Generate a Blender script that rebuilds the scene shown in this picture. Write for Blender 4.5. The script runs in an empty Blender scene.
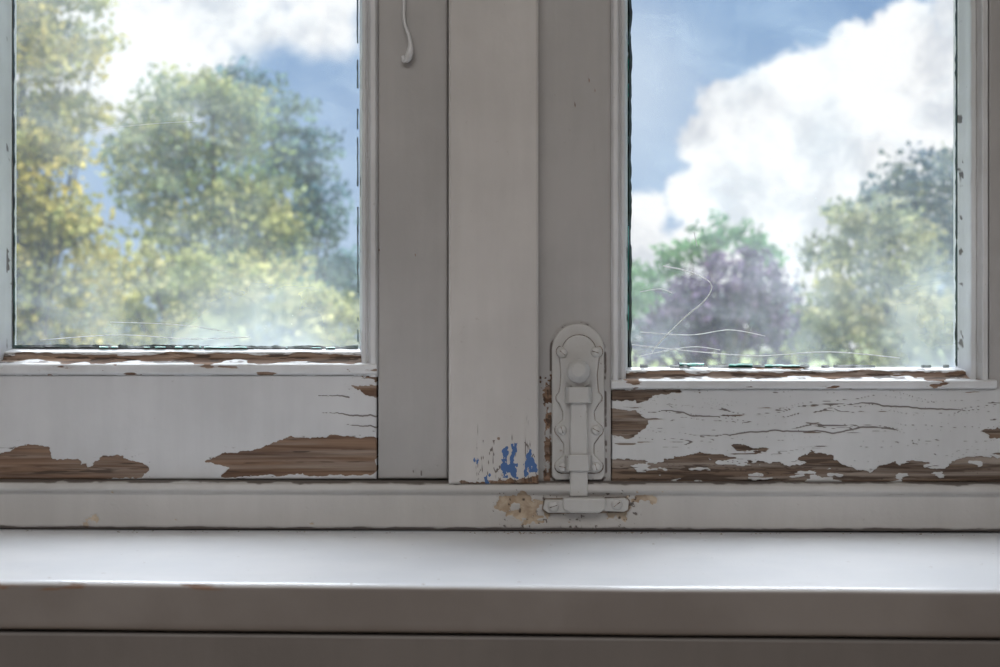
import bpy, bmesh, math, random
import numpy as np
from mathutils import Vector
random.seed(4); rng=np.random.default_rng(7)
scene=bpy.context.scene
scene.view_settings.view_transform='Standard'
scene.view_settings.look='None'
CZ=1.1; CD=1.2; F=1200.0; CY=333.5
def S(y): return (CD+y)/F
def P(px,py,y):
    s=S(y); return Vector(((px-500)*s, y, CZ-(py-CY)*s))
# ---------------- numpy noise ----------------
def _h(ix,iy,seed):
    n=np.sin(ix*127.1+iy*311.7+seed*74.7)*43758.5453
    return n-np.floor(n)
def vn(x,y,seed=0):
    xi=np.floor(x); yi=np.floor(y); xf=x-xi; yf=y-yi
    u=xf*xf*(3-2*xf); v=yf*yf*(3-2*yf)
    a=_h(xi,yi,seed); b=_h(xi+1,yi,seed); c=_h(xi,yi+1,seed); d=_h(xi+1,yi+1,seed)
    return (a*(1-u)+b*u)*(1-v)+(c*(1-u)+d*u)*v
def fbm(x,y,seed=0,o=4):
    t=0;a=0.5;s=0
    for k in range(o):
        t=t+a*vn(x*2**k,y*2**k,seed+k*3.3); s+=a; a*=0.55
    return t/s
def polysd(X,Y,pts):
    D=np.full(X.shape,1e9); ins=np.zeros(X.shape,bool)
    n=len(pts)
    for i in range(n):
        x1,y1=pts[i]; x2,y2=pts[(i+1)%n]
        dx,dy=x2-x1,y2-y1; L=dx*dx+dy*dy+1e-9
        t=np.clip(((X-x1)*dx+(Y-y1)*dy)/L,0,1)
        D=np.minimum(D,np.hypot(X-x1-t*dx,Y-y1-t*dy))
        c=((y1>Y)!=(y2>Y))&(X<(x2-x1)*(Y-y1)/((y2-y1) if abs(y2-y1)>1e-9 else 1e-9)+x1)
        ins^=c
    return np.where(ins,D,-D)
def polymask(X,Y,polys,amp=6,fx=0.06,fy=0.12,seed=1,soft=1.2):
    m=np.zeros(X.shape)
    for k,p in enumerate(polys):
        sd=polysd(X,Y,p)+(fbm(X*fx,Y*fy,seed+k)-0.5)*2*amp+(fbm(X*0.4,Y*0.5,seed+k+9,2)-0.5)*2.5
        m=np.maximum(m,np.clip(0.5+sd/soft,0,1))
    return m
# ---------------- node helpers ----------------
class NT:
    def __init__(s,nt): s.nt=nt; nt.nodes.clear()
    def n(s,t,**k):
        nd=s.nt.nodes.new(t)
        for a,b in k.items(): setattr(nd,a,b)
        return nd
    def l(s,a,b): s.nt.links.new(a,b)
    def m(s,op,a,b=None,c=None,clamp=False):
        nd=s.n('ShaderNodeMath',operation=op); nd.use_clamp=clamp
        for i,v in enumerate((a,b,c)):
            if v is None: continue
            if isinstance(v,(int,float)): nd.inputs[i].default_value=v
            else: s.l(v,nd.inputs[i])
        return nd.outputs[0]
    def mix(s,f,a,b,blend='MIX'):
        nd=s.n('ShaderNodeMix',data_type='RGBA',blend_type=blend)
        for i,v in ((0,f),(6,a),(7,b)):
            if isinstance(v,(int,float)): nd.inputs[i].default_value=v
            elif isinstance(v,(tuple,list)): nd.inputs[i].default_value=(v[0],v[1],v[2],1)
            else: s.l(v,nd.inputs[i])
        return nd.outputs[2]
    def ss(s,v,a,b,o0=0,o1=1):
        nd=s.n('ShaderNodeMapRange',interpolation_type='SMOOTHSTEP')
        s.l(v,nd.inputs[0])
        for i,x in zip((1,2,3,4),(a,b,o0,o1)): nd.inputs[i].default_value=x
        return nd.outputs[0]
    def noise(s,vec,scale,detail=4,rough=0.55,dist=0):
        nd=s.n('ShaderNodeTexNoise'); nd.inputs['Scale'].default_value=scale
        nd.inputs['Detail'].default_value=detail; nd.inputs['Roughness'].default_value=rough
        nd.inputs['Distortion'].default_value=dist
        s.l(vec,nd.inputs['Vector']); return nd.outputs['Fac']
    def map(s,vec,sc):
        nd=s.n('ShaderNodeMapping'); nd.inputs['Scale'].default_value=sc; s.l(vec,nd.inputs[0]); return nd.outputs[0]
def newmat(name):
    m=bpy.data.materials.new(name); m.use_nodes=True; return m,NT(m.node_tree)
def paint_mat(name,col,dark=None,under=((0.10,0.052,0.03),(0.30,0.19,0.125)),grain=(6,60,160),rough=0.42,blue=(0.06,0.14,0.34),attr=True,spots=0.06,bump=0.22,grey=0.45):
    m,t=newmat(name)
    tc=t.n('ShaderNodeTexCoord').outputs['Object']
    dark=dark or tuple(c*0.86 for c in col)
    a=t.noise(tc,7,5); b=t.noise(t.map(tc,(60,60,6)),1,4)
    f=t.m('ADD',t.m('MULTIPLY',a,0.75),t.m('MULTIPLY',b,0.25))
    f=t.ss(f,0.36,0.66)
    c=t.mix(f,dark,col)
    sp=t.noise(tc,160,3,0.6); sp=t.ss(sp,0.68,0.76)
    sp=t.m('MULTIPLY',sp,spots*3,clamp=True)
    c=t.mix(sp,c,(0.22,0.17,0.13))
    bsdf=t.n('ShaderNodeBsdfPrincipled'); out=t.n('ShaderNodeOutputMaterial')
    fine=t.noise(tc,260,4,0.6)
    hgt=t.m('MULTIPLY',t.noise(tc,60,5,0.6),1.0)
    if attr:
        at=t.n('ShaderNodeAttribute',attribute_name='m')
        sp2=t.n('ShaderNodeSeparateColor'); t.l(at.outputs['Color'],sp2.inputs[0])
        pe=t.m('ADD',sp2.outputs[0],t.m('MULTIPLY',t.m('SUBTRACT',fine,0.5),0.5))
        pe=t.ss(pe,0.40,0.60)
        cr=t.ss(sp2.outputs[1],0.25,0.8)
        w=t.noise(t.map(tc,grain),1,6,0.65,0.6)
        w2=t.noise(t.map(tc,tuple(g*0.45 for g in grain)),1.7,3)
        wc=t.mix(t.ss(w,0.33,0.68),under[0],under[1])
        wc=t.mix(t.m('MULTIPLY',t.ss(w2,0.42,0.68),grey),wc,(0.36,0.31,0.27))
        c=t.mix(pe,c,wc)
        c=t.mix(t.m('MULTIPLY',cr,0.85),c,(0.075,0.052,0.04))
        bl=t.ss(t.m('ADD',sp2.outputs[2],t.m('MULTIPLY',t.m('SUBTRACT',fine,0.5),0.4)),0.45,0.55)
        c=t.mix(bl,c,blue)
        rr=t.m('ADD',t.m('MULTIPLY',pe,0.5),rough,clamp=True)
        t.l(rr,bsdf.inputs['Roughness'])
        hgt=t.m('ADD',hgt,t.m('MULTIPLY',t.m('MULTIPLY',w,pe),2.5))
    else:
        bsdf.inputs['Roughness'].default_value=rough
    bp=t.n('ShaderNodeBump'); bp.inputs['Strength'].default_value=bump; bp.inputs['Distance'].default_value=0.002
    t.l(hgt,bp.inputs['Height']); t.l(bp.outputs[0],bsdf.inputs['Normal'])
    t.l(c,bsdf.inputs['Base Color']); t.l(bsdf.outputs[0],out.inputs[0])
    return m
def plain_mat(name,col,rough=0.6,var=0.25,scale=20,metal=0):
    m,t=newmat(name); tc=t.n('ShaderNodeTexCoord').outputs['Object']
    a=t.ss(t.noise(tc,scale,5),0.3,0.7)
    c=t.mix(a,tuple(x*(1-var) for x in col),tuple(min(1,x*(1+var)) for x in col))
    b=t.n('ShaderNodeBsdfPrincipled'); b.inputs['Roughness'].default_value=rough; b.inputs['Metallic'].default_value=metal
    o=t.n('ShaderNodeOutputMaterial'); t.l(c,b.inputs['Base Color']); t.l(b.outputs[0],o.inputs[0]); return m
M_stile=paint_mat('paint_stile',(0.455,0.445,0.44))  # darker than the batten, shade of the recess put into the colour
M_batten=paint_mat('paint_batten',(0.61,0.59,0.575),grain=(160,60,6))
M_railL=paint_mat('paint_rail_left',(0.66,0.67,0.69),under=((0.12,0.069,0.045),(0.27,0.175,0.12)),grey=0.6)
M_railR=paint_mat('paint_rail_right',(0.64,0.65,0.66),under=((0.075,0.049,0.036),(0.24,0.172,0.126)),grey=0.85)
M_bead=paint_mat('paint_bead',(0.75,0.765,0.79),dark=(0.60,0.61,0.62),rough=0.28)
M_frame=paint_mat('paint_frame_rail',(0.56,0.545,0.53),under=((0.36,0.27,0.19),(0.58,0.49,0.38)),grain=(40,40,40),grey=0.2)
M_metal=paint_mat('paint_latch',(0.58,0.575,0.565),rough=0.3,attr=False,bump=0.5,spots=0.3)
M_dark=plain_mat('dark_gap',(0.03,0.022,0.018),0.9)
M_latch_line=plain_mat('latch_dark_line',(0.22,0.175,0.14),0.9,0.6,150)  # brown of the screw slots and latch outline plates
M_putty=plain_mat('dark_putty',(0.012,0.03,0.025),0.35,0.8,60)
M_teal=plain_mat('green_putty_glint',(0.03,0.26,0.20),0.2,0.6,90)  # green putty bits, also the teal of the painted glints
M_wall=plain_mat('wall_plaster',(0.55,0.53,0.51),0.9,0.05,4)
M_floor=plain_mat('floor_wood',(0.22,0.15,0.10),0.6,0.3,8)
# ---------------- mesh builders ----------------
COL=scene.collection
def addobj(name,me,mat=None,parent=None):
    o=bpy.data.objects.new(name,me); COL.objects.link(o)
    if mat: me.materials.append(mat)
    if parent: o.parent=parent
    return o
def empty(name,loc=(0,0,0)):
    o=bpy.data.objects.new(name,None); COL.objects.link(o); return o
def box(name,x0,x1,y0,y1,z0,z1,mat,parent=None,bevel=0):
    bm=bmesh.new(); bmesh.ops.create_cube(bm,size=1)
    for v in bm.verts:
        v.co=((x0+x1)/2+v.co.x*(x1-x0),(y0+y1)/2+v.co.y*(y1-y0),(z0+z1)/2+v.co.z*(z1-z0))
    me=bpy.data.meshes.new(name); bm.to_mesh(me); bm.free()
    o=addobj(name,me,mat,parent)
    if bevel:
        b=o.modifiers.new('b','BEVEL'); b.width=bevel; b.segments=2
    return o
def axis(a,b,step,dense=1.0,w=5):
    pts=set([a,b])
    for k in np.arange(0,w+0.01,dense):
        pts.add(a+k); pts.add(b-k)
    for k in np.arange(a+w,b-w,step): pts.add(float(k))
    p=np.array(sorted(pts)); keep=[p[0]]
    for v in p[1:]:
        if v-keep[-1]>0.3: keep.append(v)
    keep[-1]=b
    return np.array(keep)
def board(name,xs,ys,y0,yback,mat,parent,yfun=None,mfun=None,edge=2.0,edge_amt=0.0012,relief=0.0011):
    xs=np.array(xs,float); ys=np.array(ys,float)
    X,Y=np.meshgrid(xs,ys,indexing='ij'); nx,ny=X.shape
    off=np.zeros(X.shape)
    if edge>0:
        d=np.minimum(np.minimum(X-xs[0],xs[-1]-X),np.minimum(Y-ys[0],ys[-1]-Y))
        d=np.clip(1-d/edge,0,1); off+=edge_amt*d*d
    off+= (fbm(X*0.03,Y*0.012,sum(map(ord,name))%50)-0.5)*0.0008
    if yfun is not None: off+=yfun(X,Y)
    m=np.zeros(X.shape+(4,)); m[...,3]=1
    if mfun is not None:
        pe,cr,bl=mfun(X,Y)
        m[...,0]=pe; m[...,1]=cr; m[...,2]=bl
        off+=relief*pe+0.0010*cr - 0.0006*np.clip(1-np.abs(pe-0.25)*4,0,1) + 0.0005*(bl>0.5)
    s=S(y0)
    wx=(X-500)*s; wz=CZ-(Y-CY)*s; wy=y0+off
    V=np.stack([wx,wy,wz],-1).reshape(-1,3)
    idx=np.arange(nx*ny).reshape(nx,ny)
    q=np.stack([idx[:-1,:-1],idx[:-1,1:],idx[1:,1:],idx[1:,:-1]],-1).reshape(-1,4)
    border=list(idx[:,0])[::1]+list(idx[-1,1:])+list(idx[:-1,-1][::-1])+list(idx[0,1:-1][::-1])
    B=V[border]; n0=len(V); nb=len(border)
    B2=B.copy(); B2[:,1]=yback
    V=np.concatenate([V,B,B2]); 
    a=np.arange(nb); b=(a+1)%nb
    rq=np.stack([n0+a,n0+b,n0+nb+b,n0+nb+a],-1)
    faces=[tuple(int(i) for i in f) for f in q]+[tuple(int(i) for i in f) for f in rq]+[tuple(int(n0+nb+i) for i in range(nb))]
    me=bpy.data.meshes.new(name); me.from_pydata([tuple(v) for v in V],[],faces)
    ca=me.color_attributes.new('m','FLOAT_COLOR','POINT')
    full=np.zeros((len(V),4)); full[:,3]=1; full[:nx*ny]=m.reshape(-1,4); full[n0:n0+nb]=m.reshape(-1,4)[border]
    ca.data.foreach_set('color',full.ravel())
    sm=np.zeros(len(faces),bool); sm[:len(q)]=True; me.polygons.foreach_set('use_smooth',sm)
    return addobj(name,me,mat,parent)
def plate(name,pts,yf,yb,mat,parent,bevel=0.001,seg=3):
    bm=bmesh.new()
    vs=[bm.verts.new(P(x,y,yf)) for x,y in pts]
    f=bm.faces.new(vs); bm.normal_update()
    if f.normal.y>0: f.normal_flip()
    r=bmesh.ops.extrude_face_region(bm,geom=[f])
    ev=[g for g in r['geom'] if isinstance(g,bmesh.types.BMVert)]
    for v in ev: v.co.y=yb
    bmesh.ops.recalc_face_normals(bm,faces=bm.faces)
    me=bpy.data.meshes.new(name); bm.to_mesh(me); bm.free()
    o=addobj(name,me,mat,parent)
    if bevel:
        b=o.modifiers.new('b','BEVEL'); b.width=bevel; b.segments=seg; b.limit_method='ANGLE'
    return o
def tube(name,pts,radii,mat,parent=None,seg=10,flat=1.0):
    bm=bmesh.new(); rings=[]
    pts=[Vector(p) for p in pts]
    for i,p in enumerate(pts):
        d=(pts[min(i+1,len(pts)-1)]-pts[max(i-1,0)]).normalized()
        up=Vector((0,1,0)) if abs(d.y)<0.9 else Vector((1,0,0))
        a=d.cross(up).normalized(); b=d.cross(a).normalized()
        r=radii[i] if isinstance(radii,(list,tuple)) else radii
        rings.append([bm.verts.new(p+a*math.cos(2*math.pi*k/seg)*r+b*math.sin(2*math.pi*k/seg)*r*flat) for k in range(seg)])
    for i in range(len(rings)-1):
        for k in range(seg):
            f=bm.faces.new((rings[i][k],rings[i][(k+1)%seg],rings[i+1][(k+1)%seg],rings[i+1][k])); f.smooth=True
    bm.faces.new(rings[0]); bm.faces.new(rings[-1][::-1])
    bmesh.ops.recalc_face_normals(bm,faces=bm.faces)
    me=bpy.data.meshes.new(name); bm.to_mesh(me); bm.free()
    return addobj(name,me,mat,parent)
def smooth_path(pts,n=8):
    out=[]
    for i in range(len(pts)-1):
        p0=Vector(pts[max(i-1,0)]);p1=Vector(pts[i]);p2=Vector(pts[i+1]);p3=Vector(pts[min(i+2,len(pts)-1)])
        for k in range(n):
            t=k/n
            out.append(0.5*((2*p1)+(p2-p0)*t+(2*p0-5*p1+4*p2-p3)*t*t+(3*p1-p0-3*p2+p3)*t**3))
    out.append(Vector(pts[-1])); return out
def arc(cx,cy,r,a0,a1,n=14):
    return [(cx+r*math.cos(math.radians(a0+(a1-a0)*k/n)),cy-r*math.sin(math.radians(a0+(a1-a0)*k/n))) for k in range(n+1)]
backpts=arc(578,350,26,180,0,20)+[(604,352),(605,476),(601,480),(556,480),(552,476),(552,352)]
# ---------------- WINDOW ----------------
W=empty('window_1')
TOP=-640
Z0=lambda X:np.zeros(X.shape)
pt=np.array([0,.06,.12,.34,.40,.46,.54,.60,.78,.86,1.0]); pv=np.array([.002,-.001,-.0035,-.0035,.0005,.003,.003,-.0005,.002,.012,.022])
def prof(t): return np.interp(t,pt,pv)
def side_bead(name,pin,pout,ybot):
    lo,hi=min(pin,pout),max(pin,pout)
    xs=np.linspace(lo,hi,34)
    ys=np.concatenate([np.arange(TOP,-20,20),np.arange(-20,ybot,3),[ybot]])
    def yf(X,Y):
        t=(X-pout)/(pin-pout)
        wob=(fbm(X*0.02,Y*0.05,pin%17)-0.5)*0.10
        return prof(np.clip(t+wob*np.sin(t*np.pi),0,1))
    def mf(X,Y):
        t=(X-pout)/(pin-pout)
        n=fbm(X*0.25,Y*0.06,3+pin%7)
        cr=np.clip((n-0.62)*8,0,1)*(t>0.88)
        cr=np.maximum(cr,0.62*np.clip(1-np.abs(t-0.5)*14,0,1))
        cr=np.maximum(cr,np.clip(1-t*14,0,1)*0.5)
        pe=np.clip((fbm(X*0.2,Y*0.05,11+pin%5)-0.76)*8,0,1)*(t>0.85)
        return pe,cr,Z0(X)
    return board(name,xs,ys,0.0,0.036,M_bead,W,yf,mf,edge=0)
side_bead('bead_left_outer',2,-16,362)
side_bead('bead_left_inner',357,378,377)
side_bead('bead_right_inner',630,611,386)
side_bead('bead_right_outer',967,989,388)
def bot_bead(name,x0,x1,y0,y1,seed,ragged):
    xs=np.arange(x0,x1+0.1,1.5); ys=np.linspace(y0,y1,34)
    def yf(X,Y):
        v=(Y-y0)/(y1-y0)
        return np.interp(v,[0,.12,.40,.50,.56,.64,.9,1.0],[.024,.012,.007,.001,-.004,-.005,-.0045,.001])
    def mf(X,Y):
        v=(Y-y0)/(y1-y0)
        n=fbm(X*0.03,Y*0.15,seed); n2=fbm(X*0.05,Y*0.5,seed+5)
        band=np.clip(1-np.abs(v-0.34)/0.24,0,1)
        pe=np.clip((band*1.1+(n-0.55)*ragged)*3-0.6,0,1)
        cr=np.clip((n2-0.52)*9,0,1)*np.clip(band*2,0,1)
        cr=np.maximum(cr,np.clip(1-np.abs(v-0.50+(n-.5)*.12)/0.035,0,1)*0.8)
        cr=np.maximum(cr,np.clip((v-0.93)*16,0,1)*(n2>0.42))
        chip=np.clip((fbm(X*0.06,Y*0.2,seed+8)-0.74)*9,0,1)*(v>0.5)
        return np.maximum(pe,chip),cr,Z0(X)
    return board(name,xs,ys,0.0,0.036,M_bead,W,yf,mf,edge=0)
bot_bead('bead_left_bottom',-16,377,349,376,2,1.8)
bot_bead('bead_right_bottom',611,995,368,390,9,3.2)
def stile_m(X,Y,seed,yb):
    n=fbm(X*0.10,Y*0.02,seed)
    near=np.clip((Y-(yb-35))/35,0,1)
    cr=np.clip(1-np.abs(n-0.5)/0.012,0,1)*near*(fbm(X*.05,Y*.05,seed+4)>0.5)
    pe=np.clip((fbm(X*0.2,Y*0.2,seed+6)-0.83+near*0.09)*10,0,1)
    return pe,cr,Z0(X)
def stileR_m(X,Y):
    pe,cr,z=stile_m(X,Y,31,482)
    sd=polysd(X,Y,backpts)
    n=fbm(X*0.08,Y*0.08,33); n2=fbm(X*0.25,Y*0.12,34)
    ring=np.clip(1.3-np.abs(sd+1.2)/1.6,0,1)*np.clip((n-0.33)*6,0,1)*0.85
    worn=polymask(X,Y,[[(543,378),(552,372),(552,482),(545,482)]],5,0.2,0.05,35)*(n2>0.46)
    cr=np.maximum(np.maximum(cr,ring),np.clip((n2-0.62)*9,0,1)*worn)
    return np.maximum(pe,worn*0.9),cr,z
yd=np.concatenate([np.arange(TOP,0,40),np.arange(0,400,5),np.arange(400,477.5,1.2),[478.5]])
board('stile_left_inner',axis(378.3,447.6,2),yd,0.0,0.036,M_stile,W,mfun=lambda X,Y:stile_m(X,Y,21,478))
yd=np.concatenate([np.arange(TOP,0,40),np.arange(0,310,5),np.arange(310,481,0.9),[482]])
board('stile_right_inner',axis(530,611,1),yd,0.001,0.036,M_stile,W,mfun=stileR_m)
board('stile_left_outer',axis(-85,-16,4),axis(TOP,479,20),0.0,0.036,M_stile,W)
board('stile_right_outer',axis(989.3,1085,4),axis(TOP,389,10),0.0,0.036,M_stile,W)
def railL_m(X,Y):
    polys=[[(-80,452),(0,453),(22,446),(48,447),(52,458),(78,460),(90,468),(104,456),(118,454),(128,458),(150,466),(142,479),(60,485),(-80,485)],
           [(205,462),(232,452),(262,446),(290,437),(310,439),(330,436),(378,437),(378,475),(340,477),(292,474),(250,477),(222,476),(230,468)],
           [(352,386),(378,384),(378,396),(366,395)],[(345,374),(378,374),(378,381)]]
    pe=polymask(X,Y,polys,5,0.05,0.10,3)
    near=np.clip(1-np.minimum.reduce([-polysd(X,Y,p) for p in polys])/14,0,1)
    r=fbm(X*0.012,Y*0.16,41)
    cr=np.clip(1-np.abs(r-0.5)/0.022,0,1)*(fbm(X*.03,Y*.06,43)>0.50)*near*(1-pe)
    for (x0,y0,x1,y1) in [(322,413,378,417),(345,424,378,428),(318,396,350,397)]:
        yy=np.interp(X,[x0,x1],[y0,y1])+(fbm(X*0.1,Y*0,44)-0.5)*4
        fade=np.clip((X-x0)/30,0,1)
        cr=np.maximum(cr,np.clip(1.2-np.abs(Y-yy)/(0.3+0.9*fade),0,1)*((X>x0)&(X<x1)))
    g=fbm(X*0.02,Y*0.5,47)
    cr=np.maximum(cr,np.clip((g-0.60)*6,0,0.8)*pe)
    cr=np.maximum(cr,np.clip((Y-477)/4,0,1)*0.9)
    return pe,cr,Z0(X)
board('rail_left',np.concatenate([np.arange(-85,0,3),np.arange(0,376,0.9),[376.4]]),np.arange(375,479.5,0.9),0.0,0.036,M_railL,W,mfun=railL_m,edge=1.5)
def railR_m(X,Y):
    polys=[[(608,388),(650,388),(700,392),(655,397),(640,403),(608,402)],
           [(608,408),(636,410),(648,420),(642,432),(628,437),(608,436)],
           [(608,460),(650,462),(688,458),(700,452),(745,459),(790,465),(812,451),(832,454),(846,467),(868,470),(895,460),(918,464),(945,466),(965,454),(1080,457),(1080,490),(850,490),(838,480),(812,478),(800,490),(608,490)],
           [(985,430),(1080,425),(1080,442),(990,440)],[(735,447),(765,449),(738,450)]]
    pe=polymask(X,Y,polys,6,0.035,0.16,13)
    chips=np.clip((fbm(X*0.05,Y*0.16,17)-0.60)*12,0,1)*np.clip((Y-455)/6,0,1)
    pe=np.clip(pe-chips,0,1)
    extra=np.clip((fbm(X*0.016,Y*0.26,19)-0.71)*14,0,1)
    pe=np.maximum(pe,extra)
    Yw=Y+ (fbm(X*0.008,Y*0.01,50)-0.5)*26
    r=fbm(X*0.005,Yw*0.10,51,3); r2=fbm(X*0.008,Yw*0.20,57,3)
    gate=fbm(X*0.010,Y*0.06,53)
    cr=np.clip(1.15-np.abs(r-0.5)/0.010,0,0.9)*(gate>0.46)
    cr=np.maximum(cr,np.clip(1.1-np.abs(r2-0.46)/0.009,0,0.7)*(gate>0.53))
    cr=np.maximum(cr,np.clip(1.1-np.abs(r2-0.60)/0.009,0,0.7)*(gate<0.45)*0.9)
    for (x0,y0,x1,y1) in [(700,436,900,428),(640,412,740,417),(830,404,985,410)]:
        yy=np.interp(X,[x0,x1],[y0,y1])+(fbm(X*0.03,Y*0,59)-0.5)*9
        th=np.clip(np.minimum(X-x0,x1-X)/40,0.15,1)
        cr=np.maximum(cr,np.clip(1.2-np.abs(Y-yy)/(1.1*th),0,1)*((X>x0)&(X<x1)))
    g=fbm(X*0.02,Y*0.5,55)
    cr=np.maximum(cr,np.clip((g-0.53)*7,0,0.95)*pe)
    return pe,cr,Z0(X)
board('rail_right',np.concatenate([np.arange(612.2,1002,0.9),np.arange(1003,1086,3)]),np.arange(388.5,482.6,0.85),0.0,0.036,M_railR,W,mfun=railR_m,edge=1.5,relief=0.0014)
def bat_m(X,Y):
    Xs=X+(fbm(X*0.05,Y*0.06,66)-0.5)*5
    blue=polymask(Xs,Y,[[(503,450),(508,447),(509,478),(500,478)],[(512,444),(517,443),(515,468),(518,478),(511,478)],[(509,464),(520,462),(518,472),(506,472)],[(523,460),(533,458),(536,470),(526,477)],[(474,458),(478,457),(479,470),(476,472)],[(485,477),(489,474),(490,484),(485,484)],[(528,450),(531,450),(530,458),(527,458)]],2.5,0.2,0.10,61)
    hole=np.clip((fbm(X*0.25,Y*0.12,62)-0.57)*14,0,1)
    blue=np.clip(blue-hole,0,1)
    pe=polymask(X,Y,[[(462,482),(500,480),(540,476),(540,490),(462,490)],[(496,436),(502,436),(500,444)]],4,0.1,0.1,63)
    near=np.clip((Y-405)/30,0,1)*np.clip((X-462)/20,0,1)
    r=fbm(X*0.11,Y*0.014,64,3); r2=fbm(X*0.16,Y*0.02,67,3)
    cr=np.clip(1.2-np.abs(r-0.5)/0.022,0,1)*near*(fbm(X*.04,Y*.03,65)>0.34)
    cr=np.maximum(cr,np.clip(1.1-np.abs(r2-0.55)/0.016,0,1)*near*(Y>440))
    return np.clip(pe,0,1)*(blue<0.3),cr*(blue<0.3),blue
yd=np.concatenate([np.arange(TOP,0,40),np.arange(0,400,5),np.arange(400,484,0.9),[484]])
board('centre_batten',axis(448.5,538.5,0.9),yd,-0.016,0.0,M_batten,W,mfun=bat_m,edge=3,edge_amt=0.002)
def fr_y(X,Y):
    return np.interp(Y,[482.5,485,490,493,496,528,531],[.004,-.001,-.002,.000,.0035,.003,.006])
def fr_m(X,Y):
    polys=[[(498,497),(522,494),(548,498),(552,508),(545,524),(525,522),(508,515),(497,508)],[(78,524),(92,518),(104,524),(100,531),(80,531)],
           [(628,496),(652,497),(655,501),(628,502)],[(612,500),(630,508),(625,520),(608,518)]]
    pe=polymask(X,Y,polys,8,0.09,0.12,71)
    pe=np.clip(pe-np.clip((fbm(X*0.12,Y*0.15,76)-0.55)*9,0,1),0,1)
    ch=np.clip((fbm(X*0.08,Y*0.12,72)-0.80)*12,0,1)
    pe=np.maximum(pe,ch)
    n=fbm(X*0.05,Y*0.3,73)
    cr=np.clip((Y-527+ (n-0.5)*4)/2.5,0,1)*0.95
    cr=np.maximum(cr,np.clip(1-np.abs(Y-494-(n-.5)*2)/0.9,0,1)*0.55)
    cr=np.maximum(cr,np.clip((484.5+(n-0.5)*5-Y)/1.2,0,1)*0.8)
    cr=np.maximum(cr,np.clip((fbm(X*0.3,Y*0.3,74)-0.66)*10,0,1)*polymask(X,Y,[[(490,490),(640,490),(640,530),(490,530)]],8)*0.9)
    return pe,cr,Z0(X)
def tiltz(o,k):
    for v in o.data.vertices: v.co.z-=k*v.co.x
fr=board('frame_bottom_rail',np.arange(-110,1111,1.3),np.linspace(482.5,531,41),-0.012,0.036,M_frame,W,fr_y,fr_m,edge=0)
tiltz(fr,0.003)
def pbox(name,x0,x1,yt,yb,y0,y1,mat,parent=W):
    a=P(x0,yt,0); b=P(x1,yb,0); return box(name,a.x,b.x,y0,y1,b.z,a.z,mat,parent)
pbox('meeting_light_block',368,620,TOP,500,0.037,0.075,M_dark)  # dark block added behind batten and stiles to keep light out
pbox('frame_light_block',-110,1110,474,545,0.037,0.10,M_dark)  # dark block added to stop sky light leaking through the bottom gap
pbox('rail_backing_left',-85,372,362,480,0.0365,0.06,M_stile)
pbox('rail_backing_right',616,1085,380,484,0.0365,0.06,M_stile)
pbox('frame_jamb_left',-180,-87,TOP-60,540,-0.012,0.10,M_stile)
pbox('frame_jamb_right',1087,1180,TOP-60,540,-0.012,0.10,M_stile)
pbox('frame_head',-180,1180,TOP-120,TOP-1,-0.012,0.10,M_stile)
def glass_mat():
    m,t=newmat('dirty_hazy_glass')
    tc=t.n('ShaderNodeTexCoord').outputs['Object']
    sx=t.n('ShaderNodeSeparateXYZ'); t.l(tc,sx.inputs[0])
    low=t.ss(t.noise(tc,4.5,4,0.6,0.4),0.38,0.66)
    smear=t.ss(t.noise(t.map(tc,(9,9,22)),1,5,0.65,1.2),0.48,0.72)
    streak=t.ss(t.noise(t.map(tc,(30,30,5)),1,4),0.45,0.8)
    bottom=t.ss(sx.outputs[2],1.06,1.22,1,0)
    rgt=t.ss(t.noise(tc,9,3),0.30,0.65)
    spk=t.ss(t.noise(tc,300,2,0.5),0.70,0.78)
    vor=t.n('ShaderNodeTexVoronoi'); vor.inputs['Scale'].default_value=140; t.l(tc,vor.inputs['Vector'])
    dots=t.ss(vor.outputs['Distance'],0.06,0.12,1,0)
    vorg=t.ss(t.noise(tc,30,2),0.5,0.62)
    dots=t.m('MULTIPLY',dots,vorg)
    h=t.m('ADD',0.07,t.m('MULTIPLY',low,0.14))  # film of dirt, also stands in for distance haze outside
    h=t.m('ADD',h,t.m('MULTIPLY',streak,0.05))
    h=t.m('ADD',h,t.m('MULTIPLY',smear,0.07))
    h=t.m('ADD',h,t.m('MULTIPLY',t.m('MULTIPLY',bottom,rgt),0.24))
    h=t.m('ADD',h,t.m('MULTIPLY',spk,0.10)); h=t.m('ADD',h,t.m('MULTIPLY',dots,0.16),clamp=True)
    tr=t.n('ShaderNodeBsdfTransparent'); tl=t.n('ShaderNodeBsdfTranslucent'); tl.inputs[0].default_value=(0.80,0.88,0.98,1)
    m1=t.n('ShaderNodeMixShader'); t.l(h,m1.inputs[0]); t.l(tr.outputs[0],m1.inputs[1]); t.l(tl.outputs[0],m1.inputs[2])
    gl=t.n('ShaderNodeBsdfGlossy'); gl.inputs['Roughness'].default_value=0.03
    m2=t.n('ShaderNodeMixShader'); m2.inputs[0].default_value=0.03
    t.l(m1.outputs[0],m2.inputs[1]); t.l(gl.outputs[0],m2.inputs[2])
    o=t.n('ShaderNodeOutputMaterial'); t.l(m2.outputs[0],o.inputs[0]); return m
M_glass=glass_mat()
def glass(name,x0,x1,yt,yb):
    a=P(x0,yt,0.0); b=P(x1,yb,0.0)
    me=bpy.data.meshes.new(name); y=0.030
    me.from_pydata([(a.x,y,b.z),(b.x,y,b.z),(b.x,y,a.z),(a.x,y,a.z)],[],[(0,1,2,3)])
    return addobj(name,me,M_glass,W)
glass('glass_left',-8,368,TOP,362); glass('glass_right',618,982,TOP,382)
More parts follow.
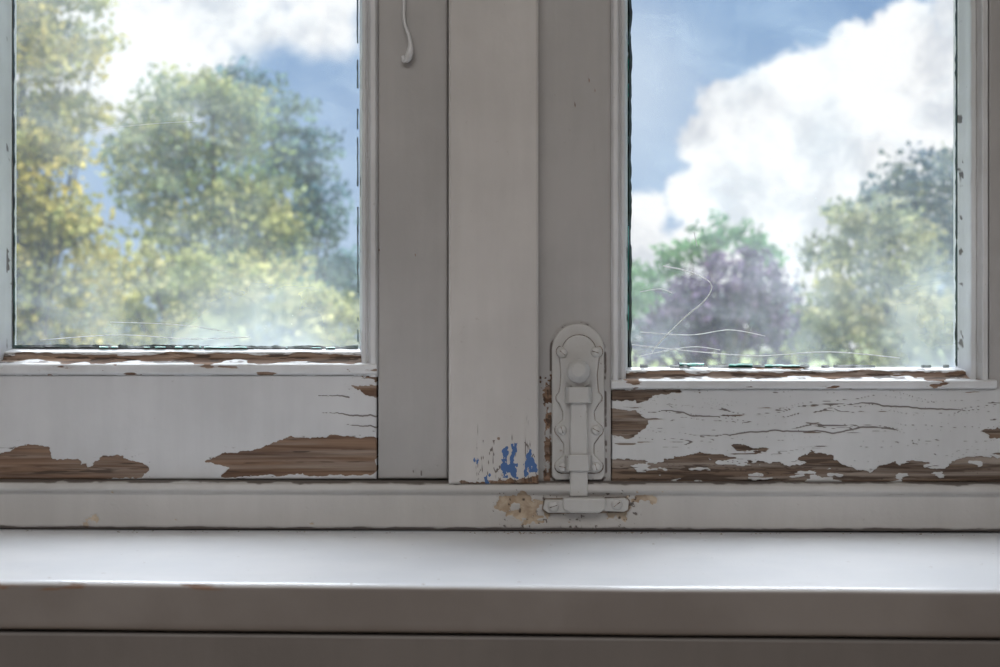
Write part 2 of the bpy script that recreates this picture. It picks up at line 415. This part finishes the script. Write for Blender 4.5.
def ragged(name,p0,p1,w,y,mat,seed,thr=0.0,n=160):
    p0=np.array(p0,float);p1=np.array(p1,float); d=(p1-p0); L=np.hypot(*d); d/=L; nn=np.array([-d[1],d[0]])
    t=np.linspace(0,L,n); a=fbm(t*0.08,t*0+1.5,seed); b=fbm(t*0.12,t*0+7.5,seed+1); g=fbm(t*0.04,t*0+3.5,seed+2)
    bm=bmesh.new(); prev=None
    for i in range(n):
        if g[i]<thr: prev=None; continue
        ww=w*(0.15+1.3*a[i]); w2=w*(0.15+1.2*b[i])
        q0=p0+d*t[i]-nn*ww*0.5; q1=p0+d*t[i]+nn*w2*0.5
        cur=[bm.verts.new(P(q0[0],q0[1],y+0.002)),bm.verts.new(P(*( (q0+q1)/2),y-0.001)),bm.verts.new(P(q1[0],q1[1],y+0.002))]
        if prev:
            bm.faces.new((prev[0],prev[1],cur[1],cur[0])); bm.faces.new((prev[1],prev[2],cur[2],cur[1]))
        prev=cur
    me=bpy.data.meshes.new(name); bm.to_mesh(me); bm.free(); return addobj(name,me,mat,W)
yg=0.026
ragged('putty_a',(12.5,-300),(13.5,350),3.6,yg,M_putty,1)
ragged('putty_b',(357,-300),(358,350),2.0,yg,M_putty,2,0.35)
ragged('putty_c',(14,347.5),(358,348.5),6.5,yg-0.002,M_putty,3,0.2)
ragged('glint_d',(90,347),(335,348),2.2,yg-0.004,M_teal,4,0.50)  # teal glint along the glass edge, painted as a green strip
ragged('putty_e',(629.5,-300),(629,370),6,yg,M_putty,5,0.2)
ragged('putty_f',(628,40),(628,330),1.6,yg-0.004,M_teal,6,0.52)
ragged('putty_g',(957,-300),(957,366),4.5,yg,M_putty,7,0.2)
ragged('putty_h',(640,367),(957,367),5,yg-0.002,M_putty,8,0.42)
ragged('glint_i',(660,364),(800,366),4,yg-0.004,M_teal,9,0.5)  # painted teal glint at the bottom of the right pane
ragged('shadow_strip',(630,372),(960,372),6,yg-0.012,M_dark,10,0.25)  # ragged brown strip, its shadowy tone put in as colour
Msc=plain_mat('glass_scratch',(0.95,0.96,0.98),0.5,0.03)
def scratch(pts,r,i):
    pp=smooth_path([P(x,y,0.0285) for x,y in pts],8)
    tube('glass_scratch_%d'%i,pp,r,Msc,W,5)
scratch([(663,266),(690,272),(711,284),(705,300),(684,318),(660,342),(652,352)],0.0006,1)
scratch([(640,332),(690,335),(730,330),(765,336)],0.00045,2)
scratch([(632,345),(700,352),(760,356),(830,352),(900,358)],0.0005,3)
scratch([(640,356),(690,347),(720,350)],0.0004,4)
scratch([(110,322),(180,325),(235,333)],0.0003,5)
scratch([(40,340),(120,335),(190,339),(250,337)],0.0004,6)
scratch([(694,232),(697,246)],0.0004,8); scratch([(640,292),(660,289),(672,293)],0.0004,9)
scratch([(90,130),(150,124),(200,121)],0.00018,10)
# ---------------- LATCH ----------------
L=empty('window_bolt_latch')
plate('backplate',backpts,-0.003,0.002,M_metal,L,0.0012)
inn=arc(579,352,17,165,15,12)+arc(596,352,6.5,60,-60,6)+[(597,375),(598,388)]+arc(596,398,6,60,-60,5)+[(594,412),(595,420)]+arc(596,430,7,60,-60,5)+[(594,444),(594,454)]+arc(596,466,7,60,-90,6)+arc(562,466,7,-90,-240,6)+[(564,454),(564,444)]+arc(562,430,7,240,120,5)[:]+[(563,420),(563,412)]+arc(562,398,6,240,120,5)+[(560,388),(561,375)]+arc(563,352,6.5,240,120,6)
rim=[(579+(x-579)*1.03,405+(y-405)*1.009) for x,y in inn]
plate('relief_edge',rim,-0.0033,-0.002,M_latch_line,L,0)  # dark rim standing in for crevice shade, gives the inner plate relief
plate('inner_plate',inn,-0.0068,-0.002,M_metal,L,0.0014)
plate('bolt_bar',[(571,392),(587,392),(588,440),(588,497),(570,497),(570,440)],-0.0145,-0.006,M_metal,L,0.002)
plate('bolt_neck',[(573,362),(585,362),(587,398),(571,398)],-0.0125,-0.006,M_metal,L,0.002)
def knob(cx,cy,r,y0,y1,name='knob'):
    bm=bmesh.new(); bmesh.ops.create_uvsphere(bm,u_segments=24,v_segments=14,radius=1)
    c=P(cx,cy,(y0+y1)/2); s=S(y0)
    for v in bm.verts: v.co=Vector((c.x+v.co.x*r*s,c.y+v.co.z*abs(y1-y0)/2,c.z+v.co.y*r*s))
    for f in bm.faces: f.smooth=True
    me=bpy.data.meshes.new(name); bm.to_mesh(me); bm.free(); return addobj(name,me,M_metal,L)
tube('knob_collar',[P(578.5,375,-0.006),P(578.5,375,-0.0145)],13*S(0),M_metal,L,24)
knob(578.5,371,12,-0.028,-0.010)
tube('knob_tip',[P(578.5,370,-0.024),P(578.5,370,-0.0295)],6.5*S(0),M_metal,L,20)
def strap(x0,x1,y0,y1,name,yo=-0.0185):
    bm=bmesh.new()
    prof=[(x0-1,-0.005),(x0+2,-0.007),(x0+3.5,-0.0155),(x0+6,yo),(x1-6,yo),(x1-3.5,-0.0155),(x1-2,-0.007),(x1+1,-0.005)]
    vs=[]
    for yy in (y0,y1):
        vs.append([bm.verts.new(P(x,yy,y)) for x,y in prof])
    base=[[bm.verts.new(P(x,yy,-0.004)) for x in (x0-1,x1+1)] for yy in (y0,y1)]
    for i in range(len(prof)-1): bm.faces.new((vs[0][i],vs[1][i],vs[1][i+1],vs[0][i+1]))
    bm.faces.new(vs[0]+[base[0][1],base[0][0]]); bm.faces.new((vs[1]+[base[1][1],base[1][0]])[::-1])
    bm.faces.new((vs[0][0],base[0][0],base[1][0],vs[1][0])); bm.faces.new((vs[0][-1],vs[1][-1],base[1][1],base[0][1]))
    bmesh.ops.recalc_face_normals(bm,faces=bm.faces)
    me=bpy.data.meshes.new(name); bm.to_mesh(me); bm.free(); o=addobj(name,me,M_metal,L)
    b=o.modifiers.new('b','BEVEL'); b.width=0.0008; b.segments=2
strap(563,594,387,403,'strap_upper')
strap(563,594,455,471,'strap_lower')
def screw(x,y,yf,i,r=5):
    knob(x,y,r,yf-0.003,yf+0.002,'screw_%d'%i)
    a=random.uniform(0,3.1); dx,dy=math.cos(a)*r*0.7,math.sin(a)*r*0.7
    tube('slot_%d'%i,[P(x-dx,y-dy,yf-0.0027),P(x+dx,y+dy,yf-0.0027)],0.0004,M_latch_line,L,6)
for i,(x,y) in enumerate([(562.5,353),(595.5,352),(562,430),(596,430),(562.5,467),(596,467)]): screw(x,y,-0.0068,i)
plate('keeper_base',[(545,500),(564,500),(566,498),(592,498),(594,499),(625,498),(629,501),(628,510),(624,512),(596,511),(566,513),(548,513),(543,509)],-0.0165,-0.006,M_metal,L,0.001)
plate('keeper_outline',[(544,499),(627,497),(630,500.5),(629,511),(624,513),(548,514),(542,509.5)],-0.0122,-0.006,M_latch_line,L,0)  # thin brown plate edging the keeper base
plate('keeper_loop',[(563,498),(606,498),(606,509),(600,513.5),(570,513.5),(563,509)],-0.0215,-0.012,M_metal,L,0.0022)
screw(553.5,506.5,-0.0165,7,5.6); screw(617,504.5,-0.0165,8,5.6)
# ---------------- HOOK ----------------
H=empty('window_hook')
hp=smooth_path([P(404,-60,-0.004),P(404,0,-0.004),P(404.5,22,-0.005),P(409,36,-0.007),P(410.5,48,-0.008),P(408,58,-0.007),P(404,61,-0.006),P(403,56,-0.005)],8)
n=len(hp); rad=[0.0016+0.0024*math.exp(-((i/n-0.66)/0.14)**2) for i in range(n)]
tube('hook_rod',hp,rad,M_bead,H,12)
tube('hook_mount',[P(404,-60,0.001),P(404,-60,-0.008)],0.006,M_metal,H,16)
# ---------------- SILL ----------------
zs_b=CZ-(532.5-CY)*S(-0.012)
def sill():
    yb,yf=0.03,-0.284
    xs=np.linspace(-0.74,0.74,150)
    zf=CZ-(587-CY)*S(yf)
    pr=[]
    for y in np.linspace(yb,yf+0.004,60):
        t=(y-(-0.012))/(yf+0.012); pr.append((y,zs_b+(zf+0.0008-zs_b)*t,1))
    for a in (25,50,75,90):
        r=0.004; pr.append((yf+0.004-r*math.sin(math.radians(a)),zf-0.004+r*math.cos(math.radians(a))+0.0004,1))
    th=47.5*S(yf)
    for k in np.linspace(0.006,th-0.003,8): pr.append((yf,zf-k,0))
    pr.append((yf+0.001,zf-th+0.001,0)); pr.append((yf+0.003,zf-th,0)); pr.append((-0.20,zf-th,0)); pr.append((0.03,zf-th,0))
    V=[];F_=[]
    for i,x in enumerate(xs):
        for (y,z,_) in pr:
            t=np.clip((y+0.012)/(yf+0.012),0,1)
            wob=(float(fbm(np.array([x*9.]),np.array([y*9.]),5)[0])-0.5)*0.0022 if y<0 else 0
            V.append((x,y+ (wob*0.3 if y<=yf+0.005 else 0),z-x*(0.0035+0.0055*t)+wob*0.5))
    n=len(pr)
    for i in range(len(xs)-1):
        for j in range(n-1):
            F_.append((i*n+j,i*n+j+1,(i+1)*n+j+1,(i+1)*n+j))
    F_.append(tuple(range(n))[::-1]); F_.append(tuple((len(xs)-1)*n+k for k in range(n)))
    F_.append((0,len(xs)*n-n,len(xs)*n-1,n-1))
    me=bpy.data.meshes.new('window_sill'); me.from_pydata(V,[],F_)
    bm=bmesh.new(); bm.from_mesh(me); bmesh.ops.recalc_face_normals(bm,faces=bm.faces); bm.to_mesh(me); bm.free()
    for p in me.polygons: p.use_smooth=len(p.vertices)==4 and p.area<0.001
    return me,zf-th
m,t=newmat('sill_paint')
tc=t.n('ShaderNodeTexCoord').outputs['Object']; geo=t.n('ShaderNodeSeparateXYZ'); t.l(tc,geo.inputs[0])
gn=t.n('ShaderNodeNewGeometry'); gs=t.n('ShaderNodeSeparateXYZ'); t.l(gn.outputs['Normal'],gs.inputs[0])
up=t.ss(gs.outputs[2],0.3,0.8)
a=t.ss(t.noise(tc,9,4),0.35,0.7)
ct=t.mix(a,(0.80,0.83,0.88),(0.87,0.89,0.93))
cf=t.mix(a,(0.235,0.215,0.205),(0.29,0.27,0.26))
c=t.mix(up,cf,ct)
sp=t.ss(t.noise(tc,95,3,0.5),0.70,0.76); c=t.mix(t.m('MULTIPLY',sp,0.5),c,(0.3,0.24,0.2))
arr=t.ss(t.m('ABSOLUTE',t.m('ADD',geo.outputs[1],0.2835)),0.0008,0.0022,1,0)
low=t.ss(geo.outputs[2],0.9032,0.9048)
ch=t.m('MULTIPLY',t.m('MULTIPLY',arr,low),t.ss(t.noise(t.map(tc,(12,60,60)),1,4,0.6),0.55,0.62))
c=t.mix(ch,c,(0.26,0.16,0.11))
b=t.n('ShaderNodeBsdfPrincipled'); b.inputs['Roughness'].default_value=0.28
bp=t.n('ShaderNodeBump'); bp.inputs['Strength'].default_value=0.15; bp.inputs['Distance'].default_value=0.002
t.l(t.noise(tc,45,5,0.6),bp.inputs['Height']); t.l(bp.outputs[0],b.inputs['Normal'])
t.l(c,b.inputs['Base Color']); o=t.n('ShaderNodeOutputMaterial'); t.l(b.outputs[0],o.inputs[0])
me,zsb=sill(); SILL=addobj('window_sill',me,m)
bm=bmesh.new()
for k in range(150):
    x=random.uniform(-0.5,0.5); 
    if random.random()<0.4: x=random.gauss(0.06,0.06)
    y=-0.014-abs(random.gauss(0,0.006)); 
    tt=(y+0.012)/(-0.272); zf_=CZ-(587-CY)*S(-0.284)
    z=zs_b+(zf_+0.0008-zs_b)*tt-x*(0.0035+0.0055*tt)+0.0007
    r=random.uniform(0.0004,0.0016); nn=random.randint(4,6); a0=random.random()*6
    vs=[bm.verts.new((x+r*math.cos(a0+i*6.283/nn)*random.uniform(.6,1.3),y+r*math.sin(a0+i*6.283/nn)*random.uniform(.5,1),z+random.uniform(-.0002,.0006))) for i in range(nn)]
    bm.faces.new(vs)
me=bpy.data.meshes.new('paint_flakes'); bm.to_mesh(me); bm.free(); addobj('paint_flakes',me,plain_mat('flake',(0.34,0.27,0.21),0.9,0.7,300),SILL)
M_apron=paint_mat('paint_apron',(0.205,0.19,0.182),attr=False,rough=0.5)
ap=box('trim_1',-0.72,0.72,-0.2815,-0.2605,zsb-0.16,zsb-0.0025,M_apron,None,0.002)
tiltz(ap,0.009)
# ---------------- ROOM ----------------
zo=zsb-0.008
box('wall_window_below',-2,2,-0.26,0.12,0,zo-0.004,M_wall)
r=empty('wall_window')
box('wall_part_left',-2,-0.67,-0.26,0.12,zo+0.05,2.6,M_wall,r); box('wall_part_right',0.67,2,-0.26,0.12,zo+0.05,2.6,M_wall,r)
box('wall_part_lowleft',-2,-0.745,-0.26,0.12,zo-0.004,zo+0.05,M_wall,r); box('wall_part_lowright',0.745,2,-0.26,0.12,zo-0.004,zo+0.05,M_wall,r)
box('wall_part_top',-0.67,0.67,-0.26,0.12,2.14,2.6,M_wall,r)
box('wall_left',-2.1,-2,-3.6,0.12,0,2.6,M_wall); box('wall_right',2,2.1,-3.6,0.12,0,2.6,M_wall)
box('wall_back',-2.1,2.1,-3.7,-3.6,0,2.6,M_wall)
box('floor',-2.1,2.1,-3.7,0.12,-0.1,0,M_floor); box('ceiling',-2.1,2.1,-3.7,0.12,2.6,2.7,M_wall)
# ---------------- OUTSIDE ----------------
M_grass=plain_mat('grass',(0.22,0.27,0.10),0.9,0.4,0.6)
box('lawn',-150,150,1.0,300,-3.2,-3.0,M_grass)
def leaf_mat(name):
    m,t=newmat(name); at=t.n('ShaderNodeAttribute',attribute_name='c')
    d=t.n('ShaderNodeBsdfDiffuse'); tl=t.n('ShaderNodeBsdfTranslucent')
    t.l(at.outputs['Color'],d.inputs[0]); t.l(at.outputs['Color'],tl.inputs[0])
    mx=t.n('ShaderNodeMixShader'); mx.inputs[0].default_value=0.3
    t.l(d.outputs[0],mx.inputs[1]); t.l(tl.outputs[0],mx.inputs[2])
    o=t.n('ShaderNodeOutputMaterial'); t.l(mx.outputs[0],o.inputs[0]); return m
M_leaf=leaf_mat('foliage'); M_bark=plain_mat('bark',(0.10,0.08,0.06),0.9,0.4,5)
def tree(name,dist,blobs,pal,leaf=0.10,dens=1.0,trunk=None,sub=20,spread=0.20,tmul=1.0):
    y0=dist-CD; s=dist/F
    root=empty(name)
    C=[];K=[];cen=[]
    P_=np.array(pal)
    for (bx,by,br) in blobs:
        r=br*s; c=np.array([(bx-500)*s,y0+rng.uniform(-0.9,0.5)*r,CZ-(by-CY)*s]); cen.append((c,r))
        d=rng.normal(size=(sub,3)); d/=np.linalg.norm(d,axis=1)[:,None]
        sc=c+d*r*rng.uniform(0.35,0.98,(sub,1))
        n=max(4,int(dens*9.0*math.pi*r*r/(leaf*leaf)/sub))
        base=P_[rng.integers(0,len(pal))]
        for q in sc:
            p=q+rng.normal(size=(n,3))*r*spread*np.array([1.25,1.1,0.7])
            col=(0.4*base+0.6*P_[rng.integers(0,len(pal))])*rng.uniform(0.6,1.25)
            cc=col[None]*rng.uniform(0.65,1.3,(n,1))
            C.append(p);K.append(cc)
    C=np.concatenate(C);K=np.concatenate(K); ok=C[:,2]>-2.8; C=C[ok];K=K[ok]; n=len(C)
    a=rng.normal(size=(n,3)); a/=np.linalg.norm(a,axis=1)[:,None]
    b=np.cross(a,rng.normal(size=(n,3))); b/=np.linalg.norm(b,axis=1)[:,None]
    sz=leaf*rng.uniform(0.6,1.2,(n,1))
    V=np.stack([C-a*sz*.5,C+b*sz*.36,C+a*sz*.5,C-b*sz*.36],1).reshape(-1,3)
    V[:,2]=np.maximum(V[:,2],-2.95)
    me=bpy.data.meshes.new('foliage')
    me.vertices.add(4*n); me.vertices.foreach_set('co',V.astype(np.float32).ravel())
    me.loops.add(4*n); me.loops.foreach_set('vertex_index',np.arange(4*n,dtype=np.int32))
    me.polygons.add(n); me.polygons.foreach_set('loop_start',np.arange(0,4*n,4,dtype=np.int32))
    me.update(calc_edges=True); me.validate()
    ca=me.color_attributes.new('c','FLOAT_COLOR','POINT')
    kk=np.concatenate([np.repeat(np.clip(K,0,0.95),4,axis=0),np.ones((4*n,1))],1); ca.data.foreach_set('color',kk.astype(np.float32).ravel())
    addobj('foliage',me,M_leaf,root)
    tx=np.mean([c[0] for c,_ in cen]) if trunk is None else (trunk-500)*s
    zb=-2.985; top=max(cen,key=lambda q:q[0][2])[0]
    tr=0.010*dist*tmul
    pts=[Vector((tx,y0,zb)),Vector((tx,y0,zb+0.5)),Vector((tx+0.03,y0,zb+2)),Vector(((tx*2+top[0])/3,y0,(top[2]*0.5+(zb+2)*0.5))),Vector(top)]
    tube('trunk',smooth_path(pts,5),[tr*(1-0.85*i/20) for i in range(21)],M_bark,root,9)
    for i,(c,r) in enumerate(cen):
        st=Vector((tx+0.05,y0,zb+1.6+0.5*max(0.0,(c[2]-zb-1.6))*0.7)) 
        e=Vector(c); mid=(st+e)/2+Vector((0,0,-0.1))
        tube('branch_%d'%i,smooth_path([st,mid,e],4),[tr*0.28*(1-0.85*k/8) for k in range(9)],M_bark,root,6)
    return root
YG=[(0.50,0.43,0.12),(0.62,0.53,0.19),(0.30,0.33,0.12),(0.46,0.44,0.19)]
MG=[(0.26,0.34,0.16),(0.42,0.44,0.18),(0.15,0.25,0.19),(0.48,0.47,0.23)]
DG=[(0.10,0.20,0.25),(0.15,0.26,0.31),(0.22,0.32,0.29)]
tree('yellow_green_tree',13,[(-120,60,90),(-60,-60,90),(20,-70,60),(10,20,60),(60,10,48),(75,65,42),(30,110,60),(0,180,60),(62,165,42),(30,240,60),(70,255,48),(-90,200,90),(20,320,60),(85,310,38),(95,115,24),(-60,330,80),(60,345,50),(75,215,34),(95,40,26)],YG,0.10,1.0,trunk=20)
tree('mixed_green_tree',19,[(150,120,40),(185,108,40),(215,98,32),(245,118,32),(215,160,52),(160,165,42),(250,185,46),(270,205,36),(215,225,52),(164,225,40),(275,240,38),(250,270,52),(190,280,50),(125,150,24),(135,195,22)],MG,0.13,1.0,trunk=215)
tree('light_green_shrub',15,[(130,285,36),(170,300,42),(225,305,42),(275,300,40),(315,312,36),(345,330,34),(110,325,36),(150,350,50),(230,350,50),(310,360,50),(150,268,24),(390,340,50),(200,270,30),(250,280,28)],[(0.54,0.54,0.24),(0.40,0.45,0.21),(0.62,0.59,0.32)],0.11,1.0,trunk=210)
tree('dark_green_tree',25,[(240,85,24),(265,98,28),(290,118,28),(312,150,28),(322,190,26),(300,170,30),(332,225,24),(270,150,30),(330,260,28),(350,290,30),(380,280,40),(300,270,30),(300,225,30)],DG,0.17,1.0,trunk=310)
tree('purple_beech_tree',21,[(690,300,34),(725,290,34),(760,285,34),(668,320,28),(700,335,38),(745,325,40),(780,310,32),(785,345,36),(660,352,30),(750,262,18),(715,262,14)],[(0.20,0.14,0.23),(0.29,0.22,0.33),(0.15,0.11,0.20)],0.14,1.0,trunk=720)
tree('green_tree',26,[(665,262,22),(690,246,22),(715,240,24),(748,243,20),(640,285,24),(620,300,30),(650,300,20),(770,255,14)],[(0.17,0.33,0.17),(0.26,0.42,0.22)],0.18,1.0,trunk=690)
tree('yellow_green_tree',14,[(848,228,30),(860,255,38),(895,255,38),(828,300,40),(870,310,46),(915,315,46),(970,330,50),(815,335,38),(860,355,44),(920,360,48),(1040,350,70),(822,250,22),(885,225,28)],[(0.50,0.47,0.25),(0.40,0.41,0.22),(0.28,0.32,0.21),(0.60,0.56,0.34)],0.10,1.0,trunk=880)
tree('dark_green_tree',18,[(895,188,28),(925,182,34),(872,203,22),(955,172,32),(1000,190,46),(940,225,38),(960,265,42),(838,215,16),(905,215,30),(1020,240,52),(930,275,34),(1080,220,60),(980,220,36)],[(0.16,0.23,0.25),(0.24,0.31,0.27),(0.12,0.18,0.24),(0.36,0.38,0.26)],0.12,1.0,trunk=965)
hb=[(x,318+rng.uniform(-14,10),26) for x in range(-500,1500,34)]
tree('distant_treeline',80,hb,[(0.18,0.24,0.28),(0.24,0.28,0.34),(0.22,0.28,0.26)],0.9,0.6,tmul=0.3)
# ---------------- WORLD SKY WITH CLOUDS ----------------
w=bpy.data.worlds.new('sky'); scene.world=w; w.use_nodes=True; t=NT(w.node_tree)
tc=t.n('ShaderNodeTexCoord').outputs['Generated']; s=t.n('ShaderNodeSeparateXYZ'); t.l(tc,s.inputs[0])
yy=t.m('MAXIMUM',s.outputs[1],0.08)
u=t.m('DIVIDE',s.outputs[0],yy); v=t.m('DIVIDE',s.outputs[2],yy)
cb=t.n('ShaderNodeCombineXYZ'); t.l(u,cb.inputs[0]); t.l(v,cb.inputs[1]); uv=cb.outputs[0]
nA=t.n('ShaderNodeTexNoise'); nA.inputs['Scale'].default_value=10; nA.inputs['Detail'].default_value=9; nA.inputs['Roughness'].default_value=0.64; t.l(uv,nA.inputs['Vector'])
def cloud(blobs,amp,w0,w1):
    f=None
    for (px,py,r) in blobs:
        d=t.n('ShaderNodeVectorMath',operation='DISTANCE'); t.l(uv,d.inputs[0]); d.inputs[1].default_value=((px-500)/F,(CY-py)/F,0)
        q=t.m('SUBTRACT',r/F,d.outputs['Value'])
        f=q if f is None else t.m('SMOOTH_MAX',f,q,0.008)
    f=t.m('ADD',f,t.m('MULTIPLY',t.m('SUBTRACT',nA.outputs['Fac'],0.5),amp))
    return f,t.ss(f,w0,w1)
fr_,cr_=cloud([(912,42,46),(870,62,42),(835,76,42),(795,72,36),(765,98,38),(732,112,36),(708,145,36),(760,190,80),(692,200,36),(645,212,34),(850,180,120),(950,120,100),(1000,20,80),(640,270,60),(760,300,120),(930,-60,60),(620,330,60)],0.095,-0.003,0.008)
fl_,cl_=cloud([(250,10,58),(305,25,40),(335,36,24),(190,40,62),(120,40,80),(150,100,50),(60,60,90),(220,-60,90),(320,-50,80),(110,90,50)],0.085,-0.006,0.022)
nb=t.ss(t.noise(uv,3.2,6,0.6),0.50,0.68)
out_=t.m('GREATER_THAN',v,0.36)
nb=t.m('MULTIPLY',nb,out_)
cm=t.m('MAXIMUM',t.m('MAXIMUM',cr_,cl_),nb)
det=t.noise(uv,15,9,0.68,0.3)
big=t.noise(uv,7,4,0.5)
fm=t.m('MAXIMUM',fr_,fl_)
sh=t.ss(t.m('ADD',t.m('ADD',t.m('MULTIPLY',det,0.65),t.m('MULTIPLY',big,0.35)),t.m('MULTIPLY',fm,-0.35)),0.38,0.53)
ccol=t.mix(sh,(0.66,0.68,0.73),(1.0,1.0,1.0))
elev=t.ss(v,0.0,0.30)
wisp=t.ss(t.noise(uv,5,5,0.6),0.35,0.75)
bcol=t.mix(elev,(0.42,0.55,0.74),(0.15,0.285,0.53))
bcol=t.mix(t.m('MULTIPLY',wisp,0.20),bcol,(0.60,0.72,0.88))
dv=t.n('ShaderNodeVectorMath',operation='DISTANCE'); t.l(uv,dv.inputs[0]); dv.inputs[1].default_value=((600-500)/F,(CY-80)/F,0)
veil=t.ss(dv.outputs['Value'],0.02,0.13,0.6,0)
bcol=t.mix(veil,bcol,(0.72,0.82,0.93))
col=t.mix(cm,bcol,ccol)
below=t.ss(s.outputs[2],-0.03,0.0); col=t.mix(below,(0.25,0.27,0.25),col)
bg=t.n('ShaderNodeBackground'); t.l(col,bg.inputs[0]); bg.inputs[1].default_value=1.0
o=t.n('ShaderNodeOutputWorld'); t.l(bg.outputs[0],o.inputs[0])
# ---------------- LIGHTS ----------------
def sun(name,dirv,strength,angle,col):
    l=bpy.data.lights.new(name,'SUN'); l.energy=strength; l.angle=math.radians(angle); l.color=col
    o=bpy.data.objects.new(name,l); COL.objects.link(o); o.rotation_euler=Vector(dirv).to_track_quat('-Z','Y').to_euler(); o.location=(0,5,8)
sun('sun',(-0.45,0.6,-0.7),4.2,1.5,(1,0.95,0.86))
sun('skylight',(0.03,-0.60,-0.80),6.8,62,(0.92,0.96,1.0))
l=bpy.data.lights.new('room_fill_light','AREA'); l.energy=34; l.shape='RECTANGLE'; l.size=2.4; l.size_y=1.6; l.color=(1,0.97,0.945)  # unseen area fill, added behind the camera to brighten the frame fronts
lo=bpy.data.objects.new('room_fill_light',l); COL.objects.link(lo); lo.location=(-0.3,-2.3,2.55)
# ---------------- CAMERA ----------------
c=bpy.data.cameras.new('camera'); c.lens=43.2; c.sensor_width=36; c.clip_start=0.05; c.clip_end=1000
co=bpy.data.objects.new('camera',c); COL.objects.link(co); co.location=(0,-CD,CZ); co.rotation_euler=(math.pi/2,0,0)
c.dof.use_dof=True; c.dof.focus_distance=1.19; c.dof.aperture_fstop=7
scene.camera=co
